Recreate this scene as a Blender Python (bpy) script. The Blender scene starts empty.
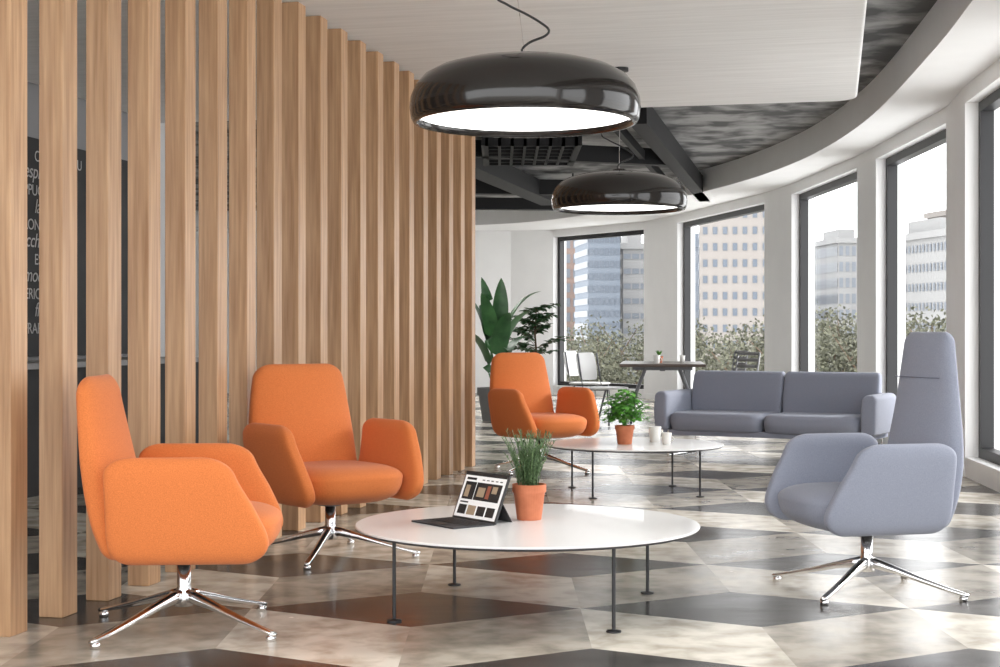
import bpy, bmesh, math, random
from mathutils import Vector, Matrix
random.seed(7)
S=bpy.context.scene
COL=S.collection
F=1500.0; H=1.1
# ---------------------------------------------------------------- materials
def nodes(m):
    m.use_nodes=True
    return m.node_tree.nodes, m.node_tree.links
def mat(name,color,rough=0.5,metal=0.0,coat=0.0,spec=0.5,emit=None,es=0.0,sheen=0.0):
    m=bpy.data.materials.new(name); n,l=nodes(m); b=n['Principled BSDF']
    b.inputs['Base Color'].default_value=(*color,1); b.inputs['Roughness'].default_value=rough
    b.inputs['Metallic'].default_value=metal; b.inputs['Coat Weight'].default_value=coat
    b.inputs['Specular IOR Level'].default_value=spec
    if emit: b.inputs['Emission Color'].default_value=(*emit,1); b.inputs['Emission Strength'].default_value=es
    if sheen: b.inputs['Sheen Weight'].default_value=sheen
    return m
def varied(name,c1,c2,scale=(1,1,1),nscale=5,rough=0.5,r2=None,bump=0.0,detail=4,coat=0.0,metal=0,island=0.0,contrast=(0.3,0.7),sheen=0,bdist=0.01,spec=0.5,distort=0.0):
    m=mat(name,c1,rough,metal,coat,spec,sheen=sheen); n,l=nodes(m); b=n['Principled BSDF']
    tc=n.new('ShaderNodeTexCoord'); mp=n.new('ShaderNodeMapping'); mp.inputs['Scale'].default_value=scale
    nz=n.new('ShaderNodeTexNoise'); nz.inputs['Scale'].default_value=nscale; nz.inputs['Detail'].default_value=detail
    nz.inputs['Distortion'].default_value=distort
    cr=n.new('ShaderNodeValToRGB'); cr.color_ramp.elements[0].position=contrast[0]; cr.color_ramp.elements[1].position=contrast[1]
    cr.color_ramp.elements[0].color=(*c1,1); cr.color_ramp.elements[1].color=(*c2,1)
    l.new(tc.outputs['Object'],mp.inputs['Vector'])
    if island:
        g=n.new('ShaderNodeNewGeometry'); vm=n.new('ShaderNodeVectorMath'); vm.operation='ADD'
        mu=n.new('ShaderNodeMath'); mu.operation='MULTIPLY'; mu.inputs[1].default_value=37.0
        l.new(g.outputs['Random Per Island'],mu.inputs[0]); l.new(mp.outputs[0],vm.inputs[0]); l.new(mu.outputs[0],vm.inputs[1])
        l.new(vm.outputs[0],nz.inputs['Vector'])
        hs=n.new('ShaderNodeHueSaturation'); mr=n.new('ShaderNodeMapRange')
        mr.inputs['To Min'].default_value=1-island; mr.inputs['To Max'].default_value=1+island
        l.new(g.outputs['Random Per Island'],mr.inputs['Value']); l.new(mr.outputs[0],hs.inputs['Value'])
        l.new(cr.outputs[0],hs.inputs['Color']); l.new(hs.outputs[0],b.inputs['Base Color'])
    else:
        l.new(mp.outputs[0],nz.inputs['Vector']); l.new(cr.outputs[0],b.inputs['Base Color'])
    l.new(nz.outputs['Fac'],cr.inputs['Fac'])
    if r2 is not None:
        mr=n.new('ShaderNodeMapRange'); mr.inputs['To Min'].default_value=rough; mr.inputs['To Max'].default_value=r2
        l.new(nz.outputs['Fac'],mr.inputs['Value']); l.new(mr.outputs[0],b.inputs['Roughness'])
    if bump:
        bp=n.new('ShaderNodeBump'); bp.inputs['Strength'].default_value=bump; bp.inputs['Distance'].default_value=bdist
        l.new(nz.outputs['Fac'],bp.inputs['Height']); l.new(bp.outputs[0],b.inputs['Normal'])
    return m
M={}
M['white']=varied('white_paint',(0.88,0.88,0.88),(0.91,0.91,0.91),nscale=3,rough=0.55)
M['panel']=varied('whitewashed_wood',(0.76,0.755,0.745),(0.89,0.885,0.88),scale=(1.0,14,1),nscale=1.6,rough=0.5,detail=6,contrast=(0.25,0.75))
M['concrete']=varied('raw_concrete',(0.07,0.07,0.07),(0.34,0.335,0.33),nscale=2.6,rough=0.8,bump=0.5,detail=14,contrast=(0.40,0.62),distort=0.3)
M['wood']=varied('oak_slat',(0.36,0.19,0.088),(0.62,0.39,0.22),scale=(16,16,0.7),nscale=3.0,rough=0.42,detail=5,island=0.07,contrast=(0.25,0.75),bump=0.05)
M['black']=mat('black_metal',(0.015,0.015,0.017),0.4)
M['duct']=mat('dark_steel',(0.010,0.010,0.011),0.6,spec=.3)
M['gloss']=mat('black_gloss_enamel',(0.012,0.010,0.009),0.12,spec=.55)
M['chrome']=mat('polished_aluminium',(0.82,0.82,0.83),0.15,metal=1.0)
M['tabletop']=mat('white_laminate',(0.80,0.80,0.80),0.25,coat=0.2)
M['tableedge']=mat('dark_table_edge',(0.05,0.05,0.055),0.4)
M['orange']=varied('orange_wool',(0.56,0.145,0.031),(0.76,0.225,0.060),nscale=380,rough=0.9,bump=0.15,bdist=0.001,sheen=0.1,detail=2)
M['grey']=varied('bluegrey_wool',(0.215,0.233,0.295),(0.30,0.322,0.395),nscale=380,rough=0.9,bump=0.15,bdist=0.001,sheen=0.1,detail=2)
M['seam_o']=mat('orange_seam',(0.36,0.085,0.018),0.9)
M['seam_g']=mat('grey_seam',(0.14,0.15,0.20),0.9)
M['terra']=varied('terracotta',(0.46,0.135,0.06),(0.58,0.19,0.09),nscale=18,rough=0.75)
M['soil']=varied('soil',(0.02,0.013,0.009),(0.06,0.04,0.03),nscale=60,rough=1)
M['herb']=varied('rosemary_leaf',(0.045,0.095,0.035),(0.16,0.25,0.11),nscale=30,rough=0.6,island=0.3)
M['basil']=varied('basil_leaf',(0.04,0.19,0.022),(0.14,0.40,0.05),nscale=20,rough=0.5,island=0.3)
M['ban']=varied('banana_leaf',(0.02,0.085,0.025),(0.065,0.19,0.06),nscale=6,rough=0.4,island=0.2)
M['fic']=varied('ficus_leaf',(0.018,0.06,0.022),(0.05,0.14,0.05),nscale=10,rough=0.4,island=0.3)
M['bark']=mat('bark',(0.12,0.08,0.05),0.9)
M['pot']=mat('planter_grey',(0.12,0.12,0.12),0.6)
M['cup']=mat('white_ceramic',(0.80,0.79,0.76),0.2)
M['keys']=mat('keyboard_fabric',(0.03,0.03,0.035),0.7)
M['keycap']=mat('keycap_black',(0.012,0.012,0.014),0.5)
M['dtop']=varied('dark_wood_top',(0.035,0.022,0.015),(0.08,0.05,0.035),scale=(1,9,1),nscale=4,rough=0.35)
M['dleg']=mat('grey_table_leg',(0.13,0.135,0.15),0.4)
M['plast']=mat('white_plastic',(0.85,0.85,0.85),0.35)
M['dplast']=mat('grey_plastic',(0.20,0.20,0.21),0.4)
M['board']=varied('blackboard',(0.010,0.010,0.011),(0.025,0.025,0.027),nscale=3,rough=0.7)
M['chalk']=mat('chalk',(0.5,0.5,0.5),0.9)
M['counter']=mat('counter_grey',(0.25,0.25,0.25),0.5)
M['lampglow']=mat('lamp_diffuser',(0.9,0.9,0.9),0.5,emit=(1,0.985,0.96),es=3)
M['fillglow']=mat('fill_light_glow',(0.9,0.9,0.9),0.5,emit=(1,0.985,0.96),es=15)  # glow of the added fill lights behind the slats
M['gap']=mat('wall_grey',(0.30,0.30,0.31),0.7)
# glass
g=bpy.data.materials.new('window_glass'); n,l=nodes(g); n.clear()
o=n.new('ShaderNodeOutputMaterial'); mx=n.new('ShaderNodeMixShader'); mx.inputs[0].default_value=0.06
t=n.new('ShaderNodeBsdfTransparent'); gl=n.new('ShaderNodeBsdfGlossy'); gl.inputs['Roughness'].default_value=0.02
l.new(t.outputs[0],mx.inputs[1]); l.new(gl.outputs[0],mx.inputs[2]); l.new(mx.outputs[0],o.inputs['Surface'])
M['glass']=g
M['fdark']=varied('floor_stone_dark',(0.018,0.016,0.015),(0.080,0.072,0.065),scale=(1,5,1),nscale=2.5,rough=0.14,r2=0.32,detail=9,island=0.3,bump=0.03,spec=.35)
M['flight']=varied('floor_stone_cream',(0.40,0.36,0.295),(0.66,0.62,0.545),nscale=7,rough=0.14,r2=0.32,detail=14,island=0.07,bump=0.03,distort=0.2,contrast=(.33,.60),spec=.4)
M['fmid']=varied('floor_stone_beige',(0.24,0.215,0.18),(0.43,0.395,0.335),nscale=7,rough=0.14,r2=0.32,detail=14,island=0.18,bump=0.03,distort=0.2,contrast=(.33,.60),spec=.4)

# ---------------------------------------------------------------- helpers
def empty(name,loc=(0,0,0),rz=0,scale=1):
    e=bpy.data.objects.new(name,None); COL.objects.link(e); e.location=loc; e.rotation_euler=(0,0,rz); e.scale=(scale,)*3
    e.empty_display_size=0.1
    return e
def mobj(name,verts,faces,mats,parent=None,smooth=False,mi=None,loc=None,rot=None):
    me=bpy.data.meshes.new(name); me.from_pydata([tuple(v) for v in verts],[],faces)
    if not isinstance(mats,(list,tuple)): mats=[mats]
    for m in mats: me.materials.append(m)
    if mi: 
        for p,i in zip(me.polygons,mi): p.material_index=i
    if smooth:
        for p in me.polygons: p.use_smooth=True
    me.update()
    o=bpy.data.objects.new(name,me); COL.objects.link(o)
    if parent: o.parent=parent
    if loc: o.location=loc
    if rot: o.rotation_euler=rot
    return o
def fixn(o):
    bm=bmesh.new(); bm.from_mesh(o.data); bmesh.ops.recalc_face_normals(bm,faces=bm.faces); bm.to_mesh(o.data); bm.free(); return o
def bev(o,w=0.005,seg=2):
    m=o.modifiers.new('bevel','BEVEL'); m.width=w; m.segments=seg; m.limit_method='ANGLE'; m.angle_limit=math.radians(40); return o
class MB:
    def __init__(s): s.v=[]; s.f=[]; s.mi=[]
    def add(s,vs,fs,mi=0):
        b=len(s.v); s.v+= [Vector(v) for v in vs]; s.f+=[[i+b for i in f] for f in fs]; s.mi+=[mi]*len(fs)
    def box(s,lo,hi,mi=0,mat4=None):
        x0,y0,z0=lo;x1,y1,z1=hi
        vs=[Vector(p) for p in [(x0,y0,z0),(x1,y0,z0),(x1,y1,z0),(x0,y1,z0),(x0,y0,z1),(x1,y0,z1),(x1,y1,z1),(x0,y1,z1)]]
        if mat4: vs=[mat4@v for v in vs]
        s.add(vs,[[0,3,2,1],[4,5,6,7],[0,1,5,4],[1,2,6,5],[2,3,7,6],[3,0,4,7]],mi)
    def prism(s,poly,z0,z1,mi=0):
        k=len(poly); vs=[(p[0],p[1],z0) for p in poly]+[(p[0],p[1],z1) for p in poly]
        s.add(vs,[list(range(k))[::-1],list(range(k,2*k))]+[[i,(i+1)%k,(i+1)%k+k,i+k] for i in range(k)],mi)
    def lathe(s,prof,seg=32,mi=0,c=(0,0,0),cap=True):
        vs=[];k=len(prof)
        for i in range(seg):
            a=2*math.pi*i/seg
            for r,z in prof: vs.append((c[0]+r*math.cos(a),c[1]+r*math.sin(a),c[2]+z))
        fs=[]
        for i in range(seg):
            j=(i+1)%seg
            for q in range(k-1): fs.append([i*k+q,j*k+q,j*k+q+1,i*k+q+1])
        s.add(vs,fs,mi)
        b=len(s.v)-len(vs)
        if cap:
            for q,flip in ((0,True),(k-1,False)):
                if prof[q][0]>1e-5:
                    f=[b+i*k+q for i in range(seg)]; s.f.append(f[::-1] if flip else f); s.mi.append(mi)
    def sweep(s,path,wh,seg=10,mi=0,e=2.0):
        path=[Vector(p) for p in path]; k=len(path); vs=[]
        for i,p in enumerate(path):
            t=(path[min(i+1,k-1)]-path[max(i-1,0)]).normalized()
            up=Vector((0,0,1)) if abs(t.z)<0.95 else Vector((0,1,0))
            sd=t.cross(up).normalized(); u=sd.cross(t).normalized()
            w,h=wh[i] if isinstance(wh,list) else wh
            for q in range(seg):
                a=2*math.pi*q/seg; ca,sa=math.cos(a),math.sin(a)
                vs.append(p+sd*(w*math.copysign(abs(ca)**(2/e),ca))+u*(h*math.copysign(abs(sa)**(2/e),sa)))
        fs=[[i*seg+q,i*seg+(q+1)%seg,(i+1)*seg+(q+1)%seg,(i+1)*seg+q] for i in range(k-1) for q in range(seg)]
        fs+=[list(range(seg))[::-1],[ (k-1)*seg+q for q in range(seg)]]
        s.add(vs,fs,mi)
    def leaf(s,path,width,mi=0,fold=0.15,up=Vector((0,0,1))):
        path=[Vector(p) for p in path];k=len(path);vs=[]
        for i,p in enumerate(path):
            t=(path[min(i+1,k-1)]-path[max(i-1,0)]).normalized()
            sd=t.cross(up)
            sd=sd.normalized() if sd.length>1e-3 else Vector((1,0,0)); u=sd.cross(t)
            w=width[i]
            vs+= [p-sd*w+u*w*fold,p,p+sd*w+u*w*fold]
        fs=[]
        for i in range(k-1):
            a=i*3;b=a+3; fs+=[[a,a+1,b+1,b],[a+1,a+2,b+2,b+1]]
        s.add(vs,fs,mi)
    def obj(s,name,mats,parent=None,smooth=False,**k):
        return mobj(name,s.v,s.f,mats,parent,smooth,s.mi,**k)
def interp(keys,z):
    if z<=keys[0][0]:return keys[0][1:]
    if z>=keys[-1][0]:return keys[-1][1:]
    for i in range(len(keys)-1):
        if keys[i][0]<=z<=keys[i+1][0]:
            t=(z-keys[i][0])/(keys[i+1][0]-keys[i][0])
            p0=keys[max(i-1,0)];p1=keys[i];p2=keys[i+1];p3=keys[min(i+2,len(keys)-1)]
            out=[]
            for q in range(1,len(p1)):
                d=p2[0]-p1[0]
                m1=(p2[q]-p0[q])/max(p2[0]-p0[0],1e-6)*d; m2=(p3[q]-p1[q])/max(p3[0]-p1[0],1e-6)*d
                h=(2*t**3-3*t*t+1)*p1[q]+(t**3-2*t*t+t)*m1+(-2*t**3+3*t*t)*p2[q]+(t**3-t*t)*m2
                out.append(h)
            return out
def loft(name,keys,top,bot,m,parent,e=4.5,N=44,lv=16):
    """keys (z,cx,cy,wx,wy,bend); top/bot=(rx,ry,rz) rounding"""
    z0=keys[0][0]; z1=keys[-1][0]
    zs=[]
    for i in range(7): 
        a=i/6*math.pi/2; zs.append(z0+bot[2]*(1-math.cos(a)))
    a0=z0+bot[2]; a1=z1-top[2]
    for i in range(1,lv): zs.append(a0+(a1-a0)*i/lv)
    for i in range(9):
        a=i/8*math.pi/2; zs.append(a1+top[2]*math.sin(a))
    vs=[];
    for z in zs:
        cx,cy,wx,wy,bd=interp(keys,z)
        if z<a0: 
            s_=min(1,(a0-z)/bot[2]); c=1-math.sqrt(max(0,1-s_*s_)); wx-=2*bot[0]*c; wy-=2*bot[1]*c
        if z>a1:
            s_=min(1,(z-a1)/top[2]); c=1-math.sqrt(max(0,1-s_*s_)); wx-=2*top[0]*c; wy-=2*top[1]*c
        wx=max(wx,0.004); wy=max(wy,0.004)
        for i in range(N):
            t=2*math.pi*(i+0.5)/N; ct,st=math.cos(t),math.sin(t)
            x=wx/2*math.copysign(abs(ct)**(2/e),ct); y=wy/2*math.copysign(abs(st)**(2/e),st)
            vs.append((cx+x,cy+y-bd*x*x,z))
    k=len(zs)
    fs=[[i*N+q,i*N+(q+1)%N,(i+1)*N+(q+1)%N,(i+1)*N+q] for i in range(k-1) for q in range(N)]
    fs+=[list(range(N))[::-1],[(k-1)*N+q for q in range(N)]]
    return mobj(name,vs,fs,m,parent,True)

# ---------------------------------------------------------------- floor
s_=0.76; rt3=math.sqrt(3)
wp=[(1.10,27.6),(2.57,25.5),(2.98,24.0),(3.72,20.3),(3.86,19.1),(3.97,16.05),(3.96,15.2),(3.90,12.6),(3.72,11.5),(3.45,8.9),(3.33,7.8),(3.10,5.2),(3.05,4.1),(3.0,1.5),(3.0,.9)]
bm=bmesh.new()
cx0,cy0=0.98,6.0-s_/2
for r in range(-9,21):
    for c in range(-8,6):
        X=cx0+c*rt3*s_+(rt3*s_/2 if r%2 else 0); Y=cy0+r*1.5*s_
        a=rt3/2*s_
        for mi,pts in ((0,[(0,0),(a,s_/2),(0,s_),(-a,s_/2)]),(1,[(0,0),(-a,s_/2),(-a,-s_/2),(0,-s_)]),(2,[(0,0),(0,-s_),(a,-s_/2),(a,s_/2)])):
            f=bm.faces.new([bm.verts.new((X+p[0],Y+p[1],0)) for p in pts]); f.material_index=mi
def cut(p,nrm):
    bmesh.ops.bisect_plane(bm,geom=bm.verts[:]+bm.edges[:]+bm.faces[:],plane_co=p,plane_no=nrm,clear_outer=True)
cut((0,-3.2,0),(0,-1,0)); cut((0,28.0,0),(0,1,0)); cut((-7.4,0,0),(-1,0,0)); cut((4.1,0,0),(1,0,0))
cut((2.0,27.0,0),(0.82,0.57,0)); cut((3.5,22.5,0),(0.98,0.2,0))
bmesh.ops.recalc_face_normals(bm,faces=bm.faces)
me=bpy.data.meshes.new('floor'); bm.to_mesh(me); bm.free()
for m in ('fdark','flight','fmid'): me.materials.append(M[m])
fl=bpy.data.objects.new('floor',me); COL.objects.link(fl)
for p in me.polygons:
    if p.normal.z<0: p.flip()
# ---------------------------------------------------------------- outer wall
V2=lambda p:Vector((p[0],p[1]))
nrm=[]
for i in range(len(wp)):
    t=(V2(wp[min(i+1,len(wp)-1)])-V2(wp[max(i-1,0)])).normalized()
    nrm.append(Vector((t.y,-t.x)))
nrm=[q if q.x<0 else -q for q in nrm]
inn=[V2(p)+q*0.15 for p,q in zip(wp,nrm)]; out=[V2(p)-q*0.15 for p,q in zip(wp,nrm)]
w=MB()
for i in range(len(wp)-1):
    poly=[inn[i],inn[i+1],out[i+1],out[i]]
    if i%2==0:
        w.prism(poly,0,0.15); w.prism(poly,2.87,3.35)
    else: w.prism(poly,0,3.35)
wr=fixn(w.obj('wall_right',M['white']))
bb=MB()
for i in range(1,len(wp)-1,2):
    a=inn[i]; b=inn[i+1]; poly=[a,b,b+nrm[i+1]*0.012,a+nrm[i]*0.012]; bb.prism(poly,0,0.09)
fixn(bb.obj('baseboard_right',M['white']))
wn=0
for i in range(0,len(wp)-1,2):
    wn+=1
    a=V2(wp[i]); b=V2(wp[i+1]); d=(b-a); L=d.length; d.normalize()
    e=empty('window_%d'%wn,(a.x,a.y,0),math.atan2(d.y,d.x))
    f=MB(); t=0.075
    f.box((0,-.05,.15),(L,.05,.15+t)); f.box((0,-.05,2.87-t),(L,.05,2.87)); f.box((0,-.05,.15+t),(t,.05,2.87-t)); f.box((L-t,-.05,.15+t),(L,.05,2.87-t))
    f.obj('frame',M['black'],e)
    mobj('pane',[(t,0,.15+t),(L-t,0,.15+t),(L-t,0,2.87-t),(t,0,2.87-t)],[[0,1,2,3]],M['glass'],e)
# back wall
b=MB(); b.prism([(-7.3,27.75),(0.2,27.75),inn[0],out[0],(0.2,28.05),(-7.3,28.05)],0,3.35); fixn(b.obj('wall_back',M['white']))
b=MB(); b.prism([(-7.3,27.73),(0.2,27.73),(0.2,27.75),(-7.3,27.75)],0,0.09); b.obj('baseboard_back',M['white'])
# fascia + soffit
def cat(pts,n=8):
    out_=[]
    P=[V2(p) for p in pts]
    for i in range(len(P)-1):
        p0=P[max(i-1,0)];p1=P[i];p2=P[i+1];p3=P[min(i+2,len(P)-1)]
        for k in range(n):
            t=k/n; out_.append(0.5*((2*p1)+(-p0+p2)*t+(2*p0-5*p1+4*p2-p3)*t*t+(-p0+3*p1-3*p2+p3)*t**3))
    out_.append(P[-1]); return out_
fp=cat([(-7.3,26.9),(-3,26.85),(-.39,26.3),(.99,24.8),(2.08,22.3),(2.75,20),(3.14,18),(3.32,15.8),(3.25,13.2),(2.90,10.0),(2.62,8),(2.42,6),(2.36,4),(2.36,.9)])
wallp=[(-7.3,27.75),(0.2,27.75)]+[tuple(q) for q in inn]
def resample(P,n):
    P=[V2(p) for p in P]; L=[0]
    for i in range(1,len(P)): L.append(L[-1]+(P[i]-P[i-1]).length)
    r=[]
    for k in range(n):
        d=L[-1]*k/(n-1); i=1
        while i<len(P)-1 and L[i]<d: i+=1
        t=(d-L[i-1])/max(L[i]-L[i-1],1e-6); r.append(P[i-1].lerp(P[i],t))
    return r
A=resample(fp,120); B=resample(wallp,120)
vs=[];
for a_,b_ in zip(A,B): vs+=[(a_.x,a_.y,3.3),(a_.x,a_.y,3.0),(b_.x,b_.y,3.0)]
fs=[]
for i in range(119):
    q=i*3; fs+=[[q,q+3,q+4,q+1],[q+1,q+4,q+5,q+2]]
o=mobj('trim_1',vs,fs,M['white'],smooth=False); fixn(o)
for p in o.data.polygons: p.use_smooth=True
m=o.modifiers.new('es','EDGE_SPLIT'); m.split_angle=math.radians(35)
# upper ceiling
c=MB(); c.prism([(-7.6,.9),(3.4,.9),(4.3,10),(4.3,20),(2.6,27),(0.6,28.3),(-7.6,28.3)],3.3,3.4); c.obj('ceiling',M['concrete'])
# lower ceiling panel (aligned with slats)
yaw=-math.atan2(.2216,1.0)
pe=(-.21,12.5)
r=.18; poly=[(-2.88,-10.8),(3.10,-10.8)]
for k in range(7):
    a=k/6*math.pi/2; poly.append((3.10-r+r*math.cos(a),0.1-r+r*math.sin(a)))
poly.append((-2.88,0.1))
p=MB(); p.prism(poly,2.95,3.05); po=fixn(p.obj('ceiling_panel',M['panel'],loc=(pe[0],pe[1],0),rot=(0,0,yaw))); bev(po,0.02,3)
# ---------------------------------------------------------------- slats
sl=MB(); stp=0.366*1.0243
for i in range(-2,20):
    yy=-(19-i)*stp-.12
    sl.box((-0.10,yy,0.0),(0.0,yy+0.12,2.949))
so_=sl.obj('slat_screen',M['wood'],loc=(-.205,12.50,0),rot=(0,0,yaw)); bev(so_,0.003,1)
# ---------------------------------------------------------------- left wall + blackboard
lw=MB(); lw.box((-3.05,-10.8,0),(-2.9,0.0,3.3)); lw.obj('wall_left',M['gap'],loc=(pe[0],pe[1],0),rot=(0,0,yaw))
lw=MB(); lw.box((-7.4,13.4,0),(-7.3,28,3.3)); lw.box((-7.3,13.3,0),(-2.9,13.4,3.3),0)
lw.obj('wall_left_far',M['white'])
bd=empty('blackboard',(pe[0],pe[1],0),yaw)
x=MB(); x.box((-2.899,-8.9,0.93),(-2.87,-.1,2.55)); x.obj('board',M['board'],bd)
words=["COFFEE MENU","espresso","CAPPUCCINO","latte","LONG BLACK","macchiato","ESPRESSO","mocha tea","AMERICANO","flat white","FRAPPE"]
for rep in range(6):
    for k,wd in enumerate(words):
        cu=bpy.data.curves.new('chalk_text','FONT'); cu.body=wd; cu.size=0.15 if k%2 else 0.115; cu.extrude=0.0005; cu.shear=.25 if k%2 else 0; cu.space_character=.95
        to=bpy.data.objects.new('chalk_text_%d'%(rep*12+k),cu); COL.objects.link(to); to.parent=bd; cu.materials.append(M['chalk'])
        to.location=(-2.865,-8.95+rep*1.32+0.15*((k*2+rep)%3),2.38-k*0.128); to.rotation_euler=(math.radians(90),0,math.radians(90))
ct=MB(); ct.box((-2.85,-8.8,0.0),(-2.35,-.2,0.86)); ct.box((-2.88,-8.85,0.86),(-2.3,-.15,0.9),1)
ct.obj('bar_counter',[M['board'],M['counter']],loc=(pe[0],pe[1],0),rot=(0,0,yaw))
# ---------------------------------------------------------------- ceiling steel / ducts
st=MB()
def beambox(a,b,w_,z0,z1):
    a=V2(a);b=V2(b);d=(b-a).normalized();n_=Vector((-d.y,d.x))*w_/2
    st.prism([a+n_,a-n_,b-n_,b+n_],z0,z1)
beambox((1.25,13.6),(2.95,21.6),.16,3.0,3.22)
beambox((0.95,13.6),(2.55,21.6),.06,3.05,3.15)
beambox((-.9,15.0),(.75,22.0),.30,2.98,3.2)
beambox((-2.5,20.2),(1.9,20.7),.2,3.0,3.2)
beambox((-2.5,15.3),(1.9,17.0),.14,3.0,3.18)
beambox((-2.5,23.0),(1.2,23.4),.2,3.02,3.2)
for (x_,y_) in ((2.2,18.4),(2.8,21),(1.5,15),(.2,20.5),(-.3,17.5),(1.0,20.6)):
    st.box((x_-.01,y_-.01,3.1),(x_+.01,y_+.01,3.3))
fixn(st.obj('ceiling_steel_frame',M['duct']))
gr=MB()
for i in range(8): gr.box((-.15+i*.13,15.2,3.0),(-.12+i*.13,17.0,3.12))
for i in range(7): gr.box((-.15,15.2+i*.29,3.0),(.79,15.23+i*.29,3.12))
gr.box((-.19,15.16,3.0),(-.15,17.04,3.3)); gr.box((.79,15.16,3.0),(.83,17.04,3.3))
gr.obj('louver_ceiling_light',M['duct'])
# added fill lights, hidden behind the slat screen to brighten walls and soffit
for (x_,y_) in ((-1.4,16.3),(-1.2,20.2),(-1.2,24.0)):
    e=empty('added_fill_light',(x_,y_,2.86))
    k=MB(); k.box((-.24,-1.3,.0),(.24,1.3,.05)); k.box((-.005,-1.2,.05),(.005,-1.19,.44)); k.box((-.005,1.19,.05),(.005,1.2,.44)); k.obj('housing',M['plast'],e)
    k=MB(); k.box((-.22,-1.28,-.01),(.22,1.28,-.001)); k.obj('diffuser',M['fillglow'],e)
# ---------------------------------------------------------------- pendants
def pendant(name,x_,y_,cano):
    e=empty(name,(x_,y_,1.94))
    m_=MB(); prof=[(.418,.05),(.425,.02),(.43,0),(.445,0.0),(.456,.02),(.462,.06),(.458,.10),(.44,.145),(.405,.185),(.35,.215),(.27,.238),(.18,.25),(.06,.256),(.055,.262),(.05,.275),(.03,.28),(0,.28)]
    m_.lathe(prof,64,cap=False); o=m_.obj('shade',M['gloss'],e,True); fixn(o)
    d=MB(); d.lathe([(0,.026),(.422,.026),(.422,.036),(0,.036)],64); fixn(d.obj('diffuser',M['lampglow'],e))
    c_=MB(); zt=2.95-1.94
    cx_,cy_=cano
    c_.lathe([(0,zt),(.055,zt),(.055,zt-.025),(0,zt-.03)],24,c=(cx_,cy_,0))
    c_.obj('canopy',M['black'],e)
    k=MB(); k.sweep([(0,0,.27),(cx_*.5,cy_*.5,.27+(zt-.27)*.5),(cx_,cy_,zt)],(.0018,.0018),seg=6); k.obj('steel_cable',M['chrome'],e)
    q=[(0,0,.27),(-.012,0,.295),(.02,.0,.325),(.08,0,.35),(.095,0,.375),(.06,0,.405),(0,0,.44),(-.07,0,.475),(-.12,0,.52)]
    last=Vector(q[-1]); 
    q+=[tuple(last.lerp(Vector((cx_,cy_,zt-.02)),t)) for t in (.35,.7,1.0)]
    P=[]
    for i in range(len(q)-1):
        p0=Vector(q[max(i-1,0)]);p1=Vector(q[i]);p2=Vector(q[i+1]);p3=Vector(q[min(i+2,len(q)-1)])
        for kk in range(5):
            t=kk/5; P.append(.5*((2*p1)+(-p0+p2)*t+(2*p0-5*p1+4*p2-p3)*t*t+(-p0+3*p1-3*p2+p3)*t**3))
    P.append(Vector(q[-1]))
    k=MB(); k.sweep(P,(.005,.005),seg=8); k.obj('cord',M['black'],e,True)
pendant('pendant_lamp',.10,6.0,(-.09,.1)); pendant('pendant_lamp',.81,10.2,(.03,.25))
# ---------------------------------------------------------------- lounge chairs
def lounge(name,x_,y_,face,fab,seam,high=False,base_rot=0.0,sc=1.0):
    rz=math.atan2(face[1],face[0])+math.pi/2   # local -Y -> face
    e=empty(name,(x_,y_,0),rz,sc)
    loft('seat',[(.275,0,-.03,.44,.48,0),(.33,0,-.045,.53,.59,0),(.40,0,-.05,.56,.62,0),(.460,0,-.05,.55,.60,0)],(.12,.13,.055),(.07,.07,.04),fab,e,e=3.4)
    if not high:
        bk=[(.29,0,.19,.56,.13,-.10),(.42,0,.22,.59,.135,-.30),(.60,0,.245,.585,.12,-.50),(.78,0,.275,.545,.095,-.50),(.945,0,.305,.485,.08,-.40)]
        loft('backrest',bk,(.085,.036,.07),(.05,.03,.04),fab,e,e=3.4)
    else:
        bk=[(.29,0,.19,.56,.13,-.10),(.42,0,.22,.58,.13,-.30),(.60,0,.24,.57,.115,-.48),(.85,0,.27,.475,.085,-.42),(1.13,0,.295,.355,.075,-.25)]
        loft('backrest',bk,(.045,.034,.05),(.05,.03,.04),fab,e,e=3.6)
        s2=MB(); s2.sweep([(-.19,.240,.93),(-.1,.2365,.93),(0,.2385,.93),(.1,.2365,.93),(.19,.240,.93)],(.0022,.0022),seg=6); s2.obj('headrest_seam',seam,e,True)
    for sx,nm in ((-1,'arm_right'),(1,'arm_left')):
        k=[(.28,sx*.285,-.055,.08,.51,0),(.36,sx*.305,-.06,.088,.565,0),(.48,sx*.328,-.035,.083,.52,0),(.58,sx*.342,-.005,.078,.465,0),(.665,sx*.345,.012,.072,.43,0)]
        loft(nm,k,(.033,.09,.06),(.036,.06,.05),fab,e,e=4.0,N=56,lv=20)
    p_=MB(); p_.lathe([(0,.25),(.05,.25),(.13,.275),(.14,.29),(0,.29)],24); fixn(p_.obj('mount_plate',M['black'],e,True))
    b_=MB(); b_.lathe([(0,.08),(.034,.085),(.036,.12),(.030,.14),(.026,.16),(.026,.262),(0,.262)],24)
    for i in range(4):
        a=base_rot-rz+math.pi/4+i*math.pi/2; ca,sa=math.cos(a),math.sin(a)
        path=[(r_*ca,r_*sa,z_) for r_,z_ in ((.015,.125),(.06,.118),(.14,.100),(.25,.070),(.36,.043),(.43,.028),(.452,.024))]
        b_.sweep(path,[(.020,.026),(.020,.022),(.018,.016),(.016,.012),(.015,.010),(.014,.009),(.010,.006)],seg=12,e=3)
        b_.lathe([(0,0),(.018,0),(.018,.016),(.010,.022),(0,.024)],16,c=(.43*ca,.43*sa,0))
    fixn(b_.obj('swivel_base',M['chrome'],e,True))
    return e
lounge('lounge_chair',-1.18,5.60,(.99,.06),M['orange'],M['seam_o'],base_rot=math.radians(12))
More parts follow.
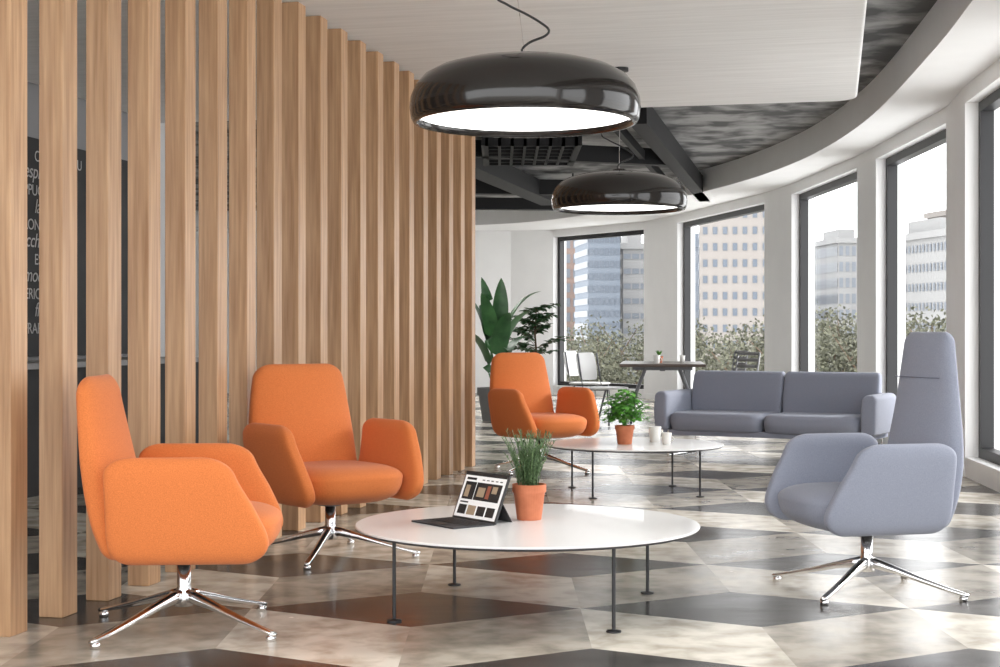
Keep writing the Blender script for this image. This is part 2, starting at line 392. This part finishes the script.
lounge('lounge_chair',-.84,7.42,(.60,-.80),M['orange'],M['seam_o'],base_rot=math.radians(37))
lounge('lounge_chair',.33,12.0,(.56,-.83),M['orange'],M['seam_o'],base_rot=math.radians(10))
lounge('high_back_lounge_chair',1.57,6.42,(-.97,-.23),M['grey'],M['seam_g'],True,base_rot=math.radians(8),sc=.98)
# ---------------------------------------------------------------- coffee tables
def ctable(name,x_,y_,R,top,lr,rot):
    e=empty(name,(x_,y_,0),rot)
    t=MB(); t.lathe([(0,top-.018),(R-.012,top-.018),(R-.002,top-.010),(R,top-.006)],96,1); fixn(t.obj('top_edge',[M['tabletop'],M['tableedge']],e,False))
    t=MB(); t.lathe([(0,top-.008),(R,top-.008),(R+.001,top-.003),(R-.002,top),(0,top)],96); fixn(t.obj('table_top',M['tabletop'],e,False))
    l_=MB()
    for i in range(4):
        a=math.pi/4+i*math.pi/2; c_=(lr*math.cos(a),lr*math.sin(a),0)
        l_.lathe([(0,0),(.028,0),(.028,.006),(.007,.010),(.007,top-.018),(0,top-.018)],16,c=c_)
    fixn(l_.obj('legs',M['black'],e))
    return e
ctable('coffee_table',.11,6.04,.69,.337,.60,math.radians(-14))
ctable('coffee_table',.93,10.4,.615,.337,.52,math.radians(8))
# ---------------------------------------------------------------- plants
def pot(e,R,h_,m=None):
    p_=MB(); p_.lathe([(0,0),(R*.70,0),(R*.72,.003),(R*.92,h_*.78),(R*1.0,h_*.78),(R,h_),(R*.90,h_),(R*.88,h_*.86),(0,h_*.86)],36)
    fixn(p_.obj('pot',m or M['terra'],e))
    s2=MB(); s2.lathe([(0,h_*.86),(R*.875,h_*.86),(R*.86,h_*.88),(0,h_*.90)],24); fixn(s2.obj('soil',M['soil'],e))
e=empty('potted_rosemary',(.12,6.16,.337)); pot(e,.07,.145)
lf=MB()
for i in range(90):
    a=random.uniform(0,6.28); r0=random.uniform(0,.045); tilt=random.uniform(0,.42); L=random.uniform(.13,.25)
    bx_,by_=r0*math.cos(a),r0*math.sin(a)
    P=[Vector((bx_+math.cos(a)*L*tilt*t*t,by_+math.sin(a)*L*tilt*t*t,.12+L*t)) for t in (0,.25,.5,.75,1)]
    lf.sweep(P,(.0012,.0012),seg=4)
    for k in range(26):
        t=.15+.85*k/26; j=min(3,int(t*4)); p0=P[j].lerp(P[j+1],t*4-j); b_=random.uniform(0,6.28); d=Vector((math.cos(b_),math.sin(b_),1.1)).normalized()*random.uniform(.014,.024)
        lf.leaf([p0,p0+d*.5,p0+d],[.0012,.002,.0006])
lf.obj('foliage',M['herb'],e)
e=empty('potted_basil',(.86,10.35,.337)); pot(e,.068,.13)
lf=MB()
for i in range(560):
    th=random.uniform(0,6.28); ph=math.acos(random.uniform(-.25,1)); R=.18*random.uniform(.4,1)
    c_=Vector((R*math.sin(ph)*math.cos(th),R*math.sin(ph)*math.sin(th),.20+R*1.05*math.cos(ph)))
    d=Vector((math.cos(th),math.sin(th),random.uniform(-.3,.7))).normalized()*random.uniform(.035,.055)
    w_=d.length*.36
    lf.leaf([c_-d*.5,c_-d*.2,c_+d*.2+Vector((0,0,-.003)),c_+d*.5+Vector((0,0,-.012))],[.002,w_,w_*.9,.001])
for i in range(14):
    a=random.uniform(0,6.28); lf.sweep([(0,0,.11),(.04*math.cos(a),.04*math.sin(a),.19),(.09*math.cos(a),.09*math.sin(a),.25)],(.002,.002),seg=5)
lf.obj('foliage',M['basil'],e)
e=empty('potted_banana_plant',(-.05,18.9,0)); pot(e,.24,.42,M['pot'])
lf=MB()
for a,hh,ln,bnd,w_ in ((2.9,.75,1.0,.28,.12),(2.4,.95,.95,.16,.12),(1.2,1.05,.8,.10,.11),(.15,.95,.95,.50,.12),(-.5,.8,.85,.55,.11),(3.6,.6,.8,.55,.12),(.6,.6,.7,.6,.11),(5.1,.7,.85,.4,.12),(4.2,.85,.9,.3,.11)):
    d=Vector((math.cos(a),math.sin(a),0))
    st_=[Vector((0,0,.35))+d*.10*t+Vector((0,0,(hh-.35)*t)) for t in (0,.5,1)]
    lf.sweep(st_,[(.018,.018),(.013,.013),(.009,.009)],seg=6)
    P=[];W=[]
    for k in range(12):
        t=k/11; P.append(st_[-1]+d*(bnd*ln*t**1.6)+Vector((0,0,ln*(t-.35*bnd*t**3*1.6)))); W.append(max(.004,w_*math.sin(math.pi*min(1,t**.8))**.7))
    lf.leaf(P,W,fold=.25,up=Vector((d.x*.2,d.y*.2,1)))
lf.obj('leaves',M['ban'],e,True)
e=empty('potted_ficus',(.48,20.2,0)); pot(e,.20,.36,M['pot'])
lf=MB()
lf.sweep([(0,0,.3),(.02,.01,.7),(-.01,0,1.1),(.01,0,1.45)],[(.018,.018),(.015,.015),(.012,.012),(.006,.006)],seg=6,mi=1)
for i in range(46):
    z_=random.uniform(.75,1.45); a=random.uniform(0,6.28); L=random.uniform(.18,.42)*(1.35-.45*(z_-.75)/.7)
    d=Vector((math.cos(a),math.sin(a),random.uniform(.1,.6)))
    P=[Vector((0,0,z_))+d*L*t-Vector((0,0,.12*L*t*t)) for t in (0,.33,.66,1)]
    lf.sweep(P,(.004,.004),seg=4,mi=1)
    for k in range(18):
        t=random.uniform(.25,1); j=min(2,int(t*3)); p0=P[j].lerp(P[j+1],t*3-j); b_=random.uniform(0,6.28)
        q=Vector((math.cos(b_),math.sin(b_),random.uniform(-.5,.3))).normalized()*random.uniform(.07,.12)
        lf.leaf([p0,p0+q*.35,p0+q*.7,p0+q],[.002,.024,.02,.001],fold=.5)
lf.obj('foliage',[M['fic'],M['bark']],e)
# ---------------------------------------------------------------- cups
def cup(name,x_,y_,z_,R=.035,h_=.085,par=None):
    m_=MB(); m_.lathe([(0,0),(R*.75,0),(R*.8,.004),(R,h_),(R*.93,h_),(R*.74,.008),(0,.008)],28)
    path=[(R*.85+.0+.024*math.sin(t*math.pi/6),0,h_*.25+h_*.5*t/6) for t in range(7)]
    m_.sweep(path,(.004,.004),seg=8)
    return fixn(m_.obj(name,M['cup'],None,True,loc=(x_,y_,z_),rot=(0,0,random.uniform(-1,1))))
cup('coffee_mug',1.09,10.55,.337,.045,.11); cup('coffee_mug',1.15,10.35,.337,.035,.08)
# ---------------------------------------------------------------- laptop
e=empty('tablet_laptop',(-.11,6.08,.337),math.atan2(-.8,.6))
k=MB(); k.box((-.148,-.20,0),(.148,0,.006)); k.obj('keyboard_cover',M['keys'],e)
k=MB()
for r_ in range(5):
    for c_ in range(13): k.box((-.138+c_*.0213,-.035-r_*.021,.006),(-.138+c_*.0213+.018,-.018-r_*.021,.0075))
k.box((-.045,-.19,.006),(.045,-.145,.0066)); k.obj('keys',M['keycap'],e)
tl=math.radians(-22)
sc=empty('screen_pivot',(0,0,.004)); sc.parent=e; sc.rotation_euler=(tl,0,0)
M['alu']=mat('tablet_body',(0.03,0.03,0.032),0.3)
M['scr']=mat('screen_page',(0.7,0.7,0.7),0.2,emit=(.95,.95,.95),es=.3)
M['scd']=mat('screen_picture',(0.02,0.02,0.02),0.2,emit=(.02,.018,.02),es=.6)
M['scr2']=mat('screen_red',(0.2,0.07,0.05),0.2,emit=(.4,.12,.07),es=.3)
M['scb']=mat('screen_tan',(0.3,0.23,0.16),0.2,emit=(.45,.33,.22),es=.2)
k=MB(); k.box((-.148,0,0),(.148,.009,.205)); bev(k.obj('tablet',M['alu'],sc),.002)
k=MB(); 
def q(x0,z0,x1,z1,mi,lay): k.add([(x0,-.0006-lay*.0003,z0),(x1,-.0006-lay*.0003,z0),(x1,-.0006-lay*.0003,z1),(x0,-.0006-lay*.0003,z1)],[[0,1,2,3]],mi)
q(-.14,.010,.14,.195,0,0); q(-.14,.187,.14,.195,1,1); q(-.125,.168,-.06,.178,1,1)
for i in range(5): q(-.02+i*.03,.170,-.002+i*.03,.174,1,1)
q(-.125,.085,-.05,.160,1,1); q(-.046,.085,.125,.160,1,1); q(-.115,.095,-.085,.145,3,2); q(.065,.12,.1,.15,3,2); q(-.03,.10,.02,.14,3,2); q(.03,.095,.055,.15,2,2)
q(-.125,.070,-.07,.076,1,1)
for i in range(4): q(-.125+i*.064,.022,-.07+i*.064,.062,[1,3,1,1][i],1)
k.obj('display',[M['scr'],M['scd'],M['scr2'],M['scb']],sc)
k=MB(); k.box((-.11,.009,.08),(.11,.011,.12)); k.obj('hinge_strip',M['alu'],sc)
ks=MB(); ks.add([(-.11,.05,.105),(.11,.05,.105),(.11,.115,0),(-.11,.115,0),(-.11,.053,.105),(.11,.053,.105),(.11,.118,0),(-.11,.118,0)],[[0,1,2,3],[7,6,5,4],[0,4,5,1],[2,6,7,3],[0,3,7,4],[1,5,6,2]]); fixn(ks.obj('kickstand',M['alu'],e))
# ---------------------------------------------------------------- sofa
e=empty('sofa',(2.43,13.3,0),math.radians(-29),.97)
for sx in (-1,1):
    loft('seat_cushion_%d'%(1 if sx<0 else 2),[(.24,sx*.45,-.04,.88,.66,0),(.32,sx*.45,-.05,.895,.70,0),(.41,sx*.45,-.05,.89,.68,0)],(.05,.06,.045),(.02,.02,.02),M['grey'],e,e=7)
    loft('back_cushion_%d'%(1 if sx<0 else 2),[(.36,sx*.45,.26,.87,.15,0),(.55,sx*.45,.29,.895,.17,0),(.78,sx*.45,.34,.885,.13,0)],(.03,.05,.05),(.04,.04,.04),M['grey'],e,e=8)
    loft('arm_%s'%('left' if sx<0 else 'right'),[(.25,sx*.96,-.02,.14,.72,0),(.42,sx*.965,-.02,.15,.74,0),(.60,sx*.97,-.0,.14,.72,0)],(.05,.05,.05),(.02,.02,.02),M['grey'],e,e=7)
b_=MB(); b_.box((-.95,-.34,.20),(.95,.36,.25)); b_.obj('seat_frame',M['grey'],e)
b_=MB()
for sx in (-.9,.9):
    b_.sweep([(sx,-.34,.24),(sx,-.34,.008),(sx,.34,.008),(sx,.34,.24)],(.012,.008),seg=8)
fixn(b_.obj('sled_legs',M['chrome'],e))
# ---------------------------------------------------------------- dining table & chairs
e=empty('dining_table',(1.98,18.3,0),math.radians(-6))
b_=MB(); b_.box((-.50,-.95,.71),(.50,.95,.745)); bev(b_.obj('table_top',M['dtop'],e),.006)
b_=MB()
for yy in (-.75,.75):
    b_.sweep([(-.46,yy,.0),(-.20,yy,.69)],(.035,.022),seg=8,e=4); b_.sweep([(.46,yy,.0),(.20,yy,.69)],(.035,.022),seg=8,e=4)
    b_.box((-.35,yy-.03,.67),(.35,yy+.03,.71))
b_.box((-.03,-.75,.66),(.03,.75,.71)); fixn(b_.obj('trestle_legs',M['dleg'],e))
def dchair(name,x_,y_,rz,m,solid):
    e=empty(name,(x_,y_,0),rz)
    loft('seat',[(.43,0,0,.44,.44,0),(.445,0,0,.46,.46,0),(.46,0,0,.45,.45,0)],(.03,.03,.008),(.03,.03,.008),m,e,e=5,lv=3)
    if solid:
        loft('backrest',[(.54,0,.225,.36,.022,-.35),(.7,0,.25,.40,.022,-.35),(.87,0,.285,.38,.02,-.35)],(.05,.008,.05),(.05,.008,.05),m,e,e=5)
    else:
        for k_ in range(5):
            z_=.56+k_*.075; yb=.225+(z_-.5)*.16
            s3=MB(); s3.sweep([(-.2,yb-.02,z_),(-.1,yb,z_),(.1,yb,z_),(.2,yb-.02,z_)],(.008,.020),seg=8,e=4); s3.obj('back_slat_%d'%(k_+1),m,e,True)
    b_=MB()
    fm=M['dleg'] if solid else m
    for sx in (-1,1):
        b_.sweep([(sx*.24,-.22,.01),(sx*.20,-.17,.43),(sx*.20,.18,.43),(sx*.20,.215,.60),(sx*.20,.26,.86)],(.012,.012),seg=8)
        b_.sweep([(sx*.24,.27,.01),(sx*.20,.12,.43)],(.012,.012),seg=8)
    b_.obj('frame',fm,e,True)
dchair('dining_chair',1.18,19.7,math.radians(60),M['plast'],True)
dchair('dining_chair',1.26,18.0,math.radians(52),M['plast'],True)
dchair('dining_chair',2.85,19.2,math.radians(-75),M['dplast'],False)
dchair('dining_chair',2.75,17.8,math.radians(-60),M['dplast'],False)
cup('coffee_mug',1.85,17.7,.745,.04,.10); cup('coffee_mug',2.25,18.5,.745)
e=empty('small_potted_succulent',(1.93,18.2,.745)); pot(e,.05,.08)
lf=MB()
for i in range(60):
    a=random.uniform(0,6.28); L=random.uniform(.05,.1); d=Vector((math.cos(a)*.6,math.sin(a)*.6,1)).normalized()*L
    lf.leaf([Vector((0,0,.07)),Vector((0,0,.07))+d*.5,Vector((0,0,.07))+d],[.004,.010,.001])
lf.obj('foliage',M['basil'],e)
# ---------------------------------------------------------------- exterior
def bmat(nm,c): return mat(nm,c,0.9)
BW={'beige':bmat('facade_beige',(.245,.225,.21)),'white':bmat('facade_white',(.28,.28,.28)),'blue':bmat('facade_bluegrey',(.15,.175,.21)),'red':bmat('facade_brick',(.23,.165,.14)),
 'win':mat('facade_window',(.09,.11,.14),.3),'winl':mat('facade_window_light',(.16,.18,.21),.3)}
def building(x_,y_,w_,d_,z1,fl_,bays,wall,win,rz=0,z0=-14,fw=.6,fh=.6):
    b_=MB(); b_.box((-w_/2,-d_/2,z0),(w_/2,d_/2,z1)); b_.box((-w_/2-.2,-d_/2-.2,z1),(w_/2+.2,d_/2+.2,z1+.4)); b_.box((-w_/4,-d_/4,z1),(w_/6,d_/4,z1+1.2))
    hh=(z1-z0)/fl_
    for side in range(2):
        LL=w_ if side==0 else d_; nb=bays if side==0 else max(2,int(bays*d_/w_)); bw=LL/nb
        for sgn in (-1,1):
            for i in range(nb):
                for j in range(fl_):
                    u0=-LL/2+bw*(i+.5-fw/2); u1=-LL/2+bw*(i+.5+fw/2); a0=z0+hh*(j+.5-fh/2); a1=z0+hh*(j+.5+fh/2)
                    c_=(d_/2 if side==0 else w_/2)+.05; c_*=sgn
                    if side==0: vs=[(u0,c_,a0),(u1,c_,a0),(u1,c_,a1),(u0,c_,a1)]
                    else: vs=[(c_,u0,a0),(c_,u1,a0),(c_,u1,a1),(c_,u0,a1)]
                    b_.add(vs,[[0,1,2,3]],1)
    return b_.obj('building',[BW[wall],BW[win]],loc=(x_,y_,0),rot=(0,0,rz))
def bx(px,D): return (px-500)/F*D
def bz(py,D): return H+(333.5-py)/F*D
building(bx(597,105),105,2.2,6,bz(236,105),26,6,'blue','win',.1,fw=.8,fh=.5)
building(bx(632,110),110,2.4,8,bz(252,110),20,4,'white','winl',.05,fw=.8,fh=.35)
building(bx(571,120),120,2.2,8,bz(240,120),20,4,'red','winl',.1)
building(bx(733,95),95,4.2,7,bz(195,95),24,7,'beige','win',-.12,fw=.45,fh=.45)
building(bx(697,120),120,2.6,7,bz(250,120),14,4,'blue','winl',.1)
building(bx(840,120),120,3.0,8,bz(246,120),18,6,'white','winl',.1)
building(bx(932,90),90,2.2,8,bz(240,90),18,5,'white','winl',.2,fw=.5,fh=.4)
building(bx(985,110),110,5,8,bz(215,110),14,6,'beige','winl',.2)
building(bx(650,140),140,12,8,bz(296,140),8,14,'white','win',0)
building(bx(880,140),140,20,8,bz(285,140),8,20,'beige','win',0)
M['tree']=varied('tree_leaf',(.055,.06,.038),(.14,.14,.095),nscale=2,rough=.9,island=.35)
def tree_mesh(seed,dens):
    random.seed(seed)
    tm=MB()
    tm.sweep([(0,0,-14),(.1,0,-3),(0,.1,0)],[(.22,.22),(.16,.16),(.06,.06)],seg=6,mi=1)
    cl=[(random.uniform(-1.7,1.7),random.uniform(-1.6,1.6),random.uniform(-3.6,.6),random.uniform(.5,1.0)) for _ in range(20)]
    for (a,b0,c0,r0) in cl:
        tm.sweep([(0,0,min(c0-1.2,-.5)),(a*.5,b0*.5,c0-.4),(a,b0,c0+r0*.7)],[(.05,.05),(.03,.03),(.012,.012)],seg=4,mi=1)
        for i in range(dens):
            v=Vector((random.gauss(0,1),random.gauss(0,1),random.gauss(0,1))).normalized()*r0*random.uniform(.2,1.25)+Vector((a,b0,c0))
            d1=Vector((random.gauss(0,1),random.gauss(0,1),random.gauss(0,1))).normalized()*.06; d2=d1.cross(Vector((random.gauss(0,1),random.gauss(0,1),1))).normalized()*.04
            tm.add([v-d1,v-d2,v+d1,v+d2],[[0,1,2,3]])
    return tm
t0=tree_mesh(3,380).obj('tree',[M['tree'],M['bark']],loc=(bx(575,45),45,.1))
t1=tree_mesh(11,330).obj('tree',[M['tree'],M['bark']],loc=(bx(735,50),50,.2))
for n_,(px,D,dz) in enumerate(((600,50,.1),(625,44,-.4),(640,52,.3),(560,55,-.2),(690,48,.2),(712,44,-.2),(757,46,-.4),(770,40,-.2),(805,44,.2),(825,36,.1),(842,42,.6),(858,38,.1),(885,34,0),(905,40,-.2),(930,34,.1),(950,38,.6),(975,32,.1),(995,36,.3),(1020,30,.2))):
    o=bpy.data.objects.new('tree',(t0 if n_%2 else t1).data); COL.objects.link(o); o.location=(bx(px,D),D,dz+.1); o.rotation_euler=(0,0,random.uniform(0,6))
gm=MB(); gm.box((-150,-60,-14.2),(200,260,-14)); gm.obj('street_ground',mat('street_ground',(.8,.8,.79),.9))
# ---------------------------------------------------------------- world & sun
wd_=bpy.data.worlds.new('World'); S.world=wd_; wd_.use_nodes=True
bg=wd_.node_tree.nodes['Background']; bg.inputs[0].default_value=(.98,.99,1,1); bg.inputs[1].default_value=3.7
sd=bpy.data.lights.new('sun','SUN'); sd.energy=4.2; sd.angle=math.radians(16); sd.color=(1,.97,.93)
so=bpy.data.objects.new('sun',sd); COL.objects.link(so)
so.rotation_euler=Vector((.80,.36,.46)).to_track_quat('Z','Y').to_euler()
S.view_settings.view_transform='Standard'
# camera
cd=bpy.data.cameras.new('Camera'); cam=bpy.data.objects.new('Camera',cd); COL.objects.link(cam)
cam.location=(0,0,H); cam.rotation_euler=(math.radians(90),0,0); cd.sensor_width=36; cd.lens=54; cd.clip_end=600
S.camera=cam
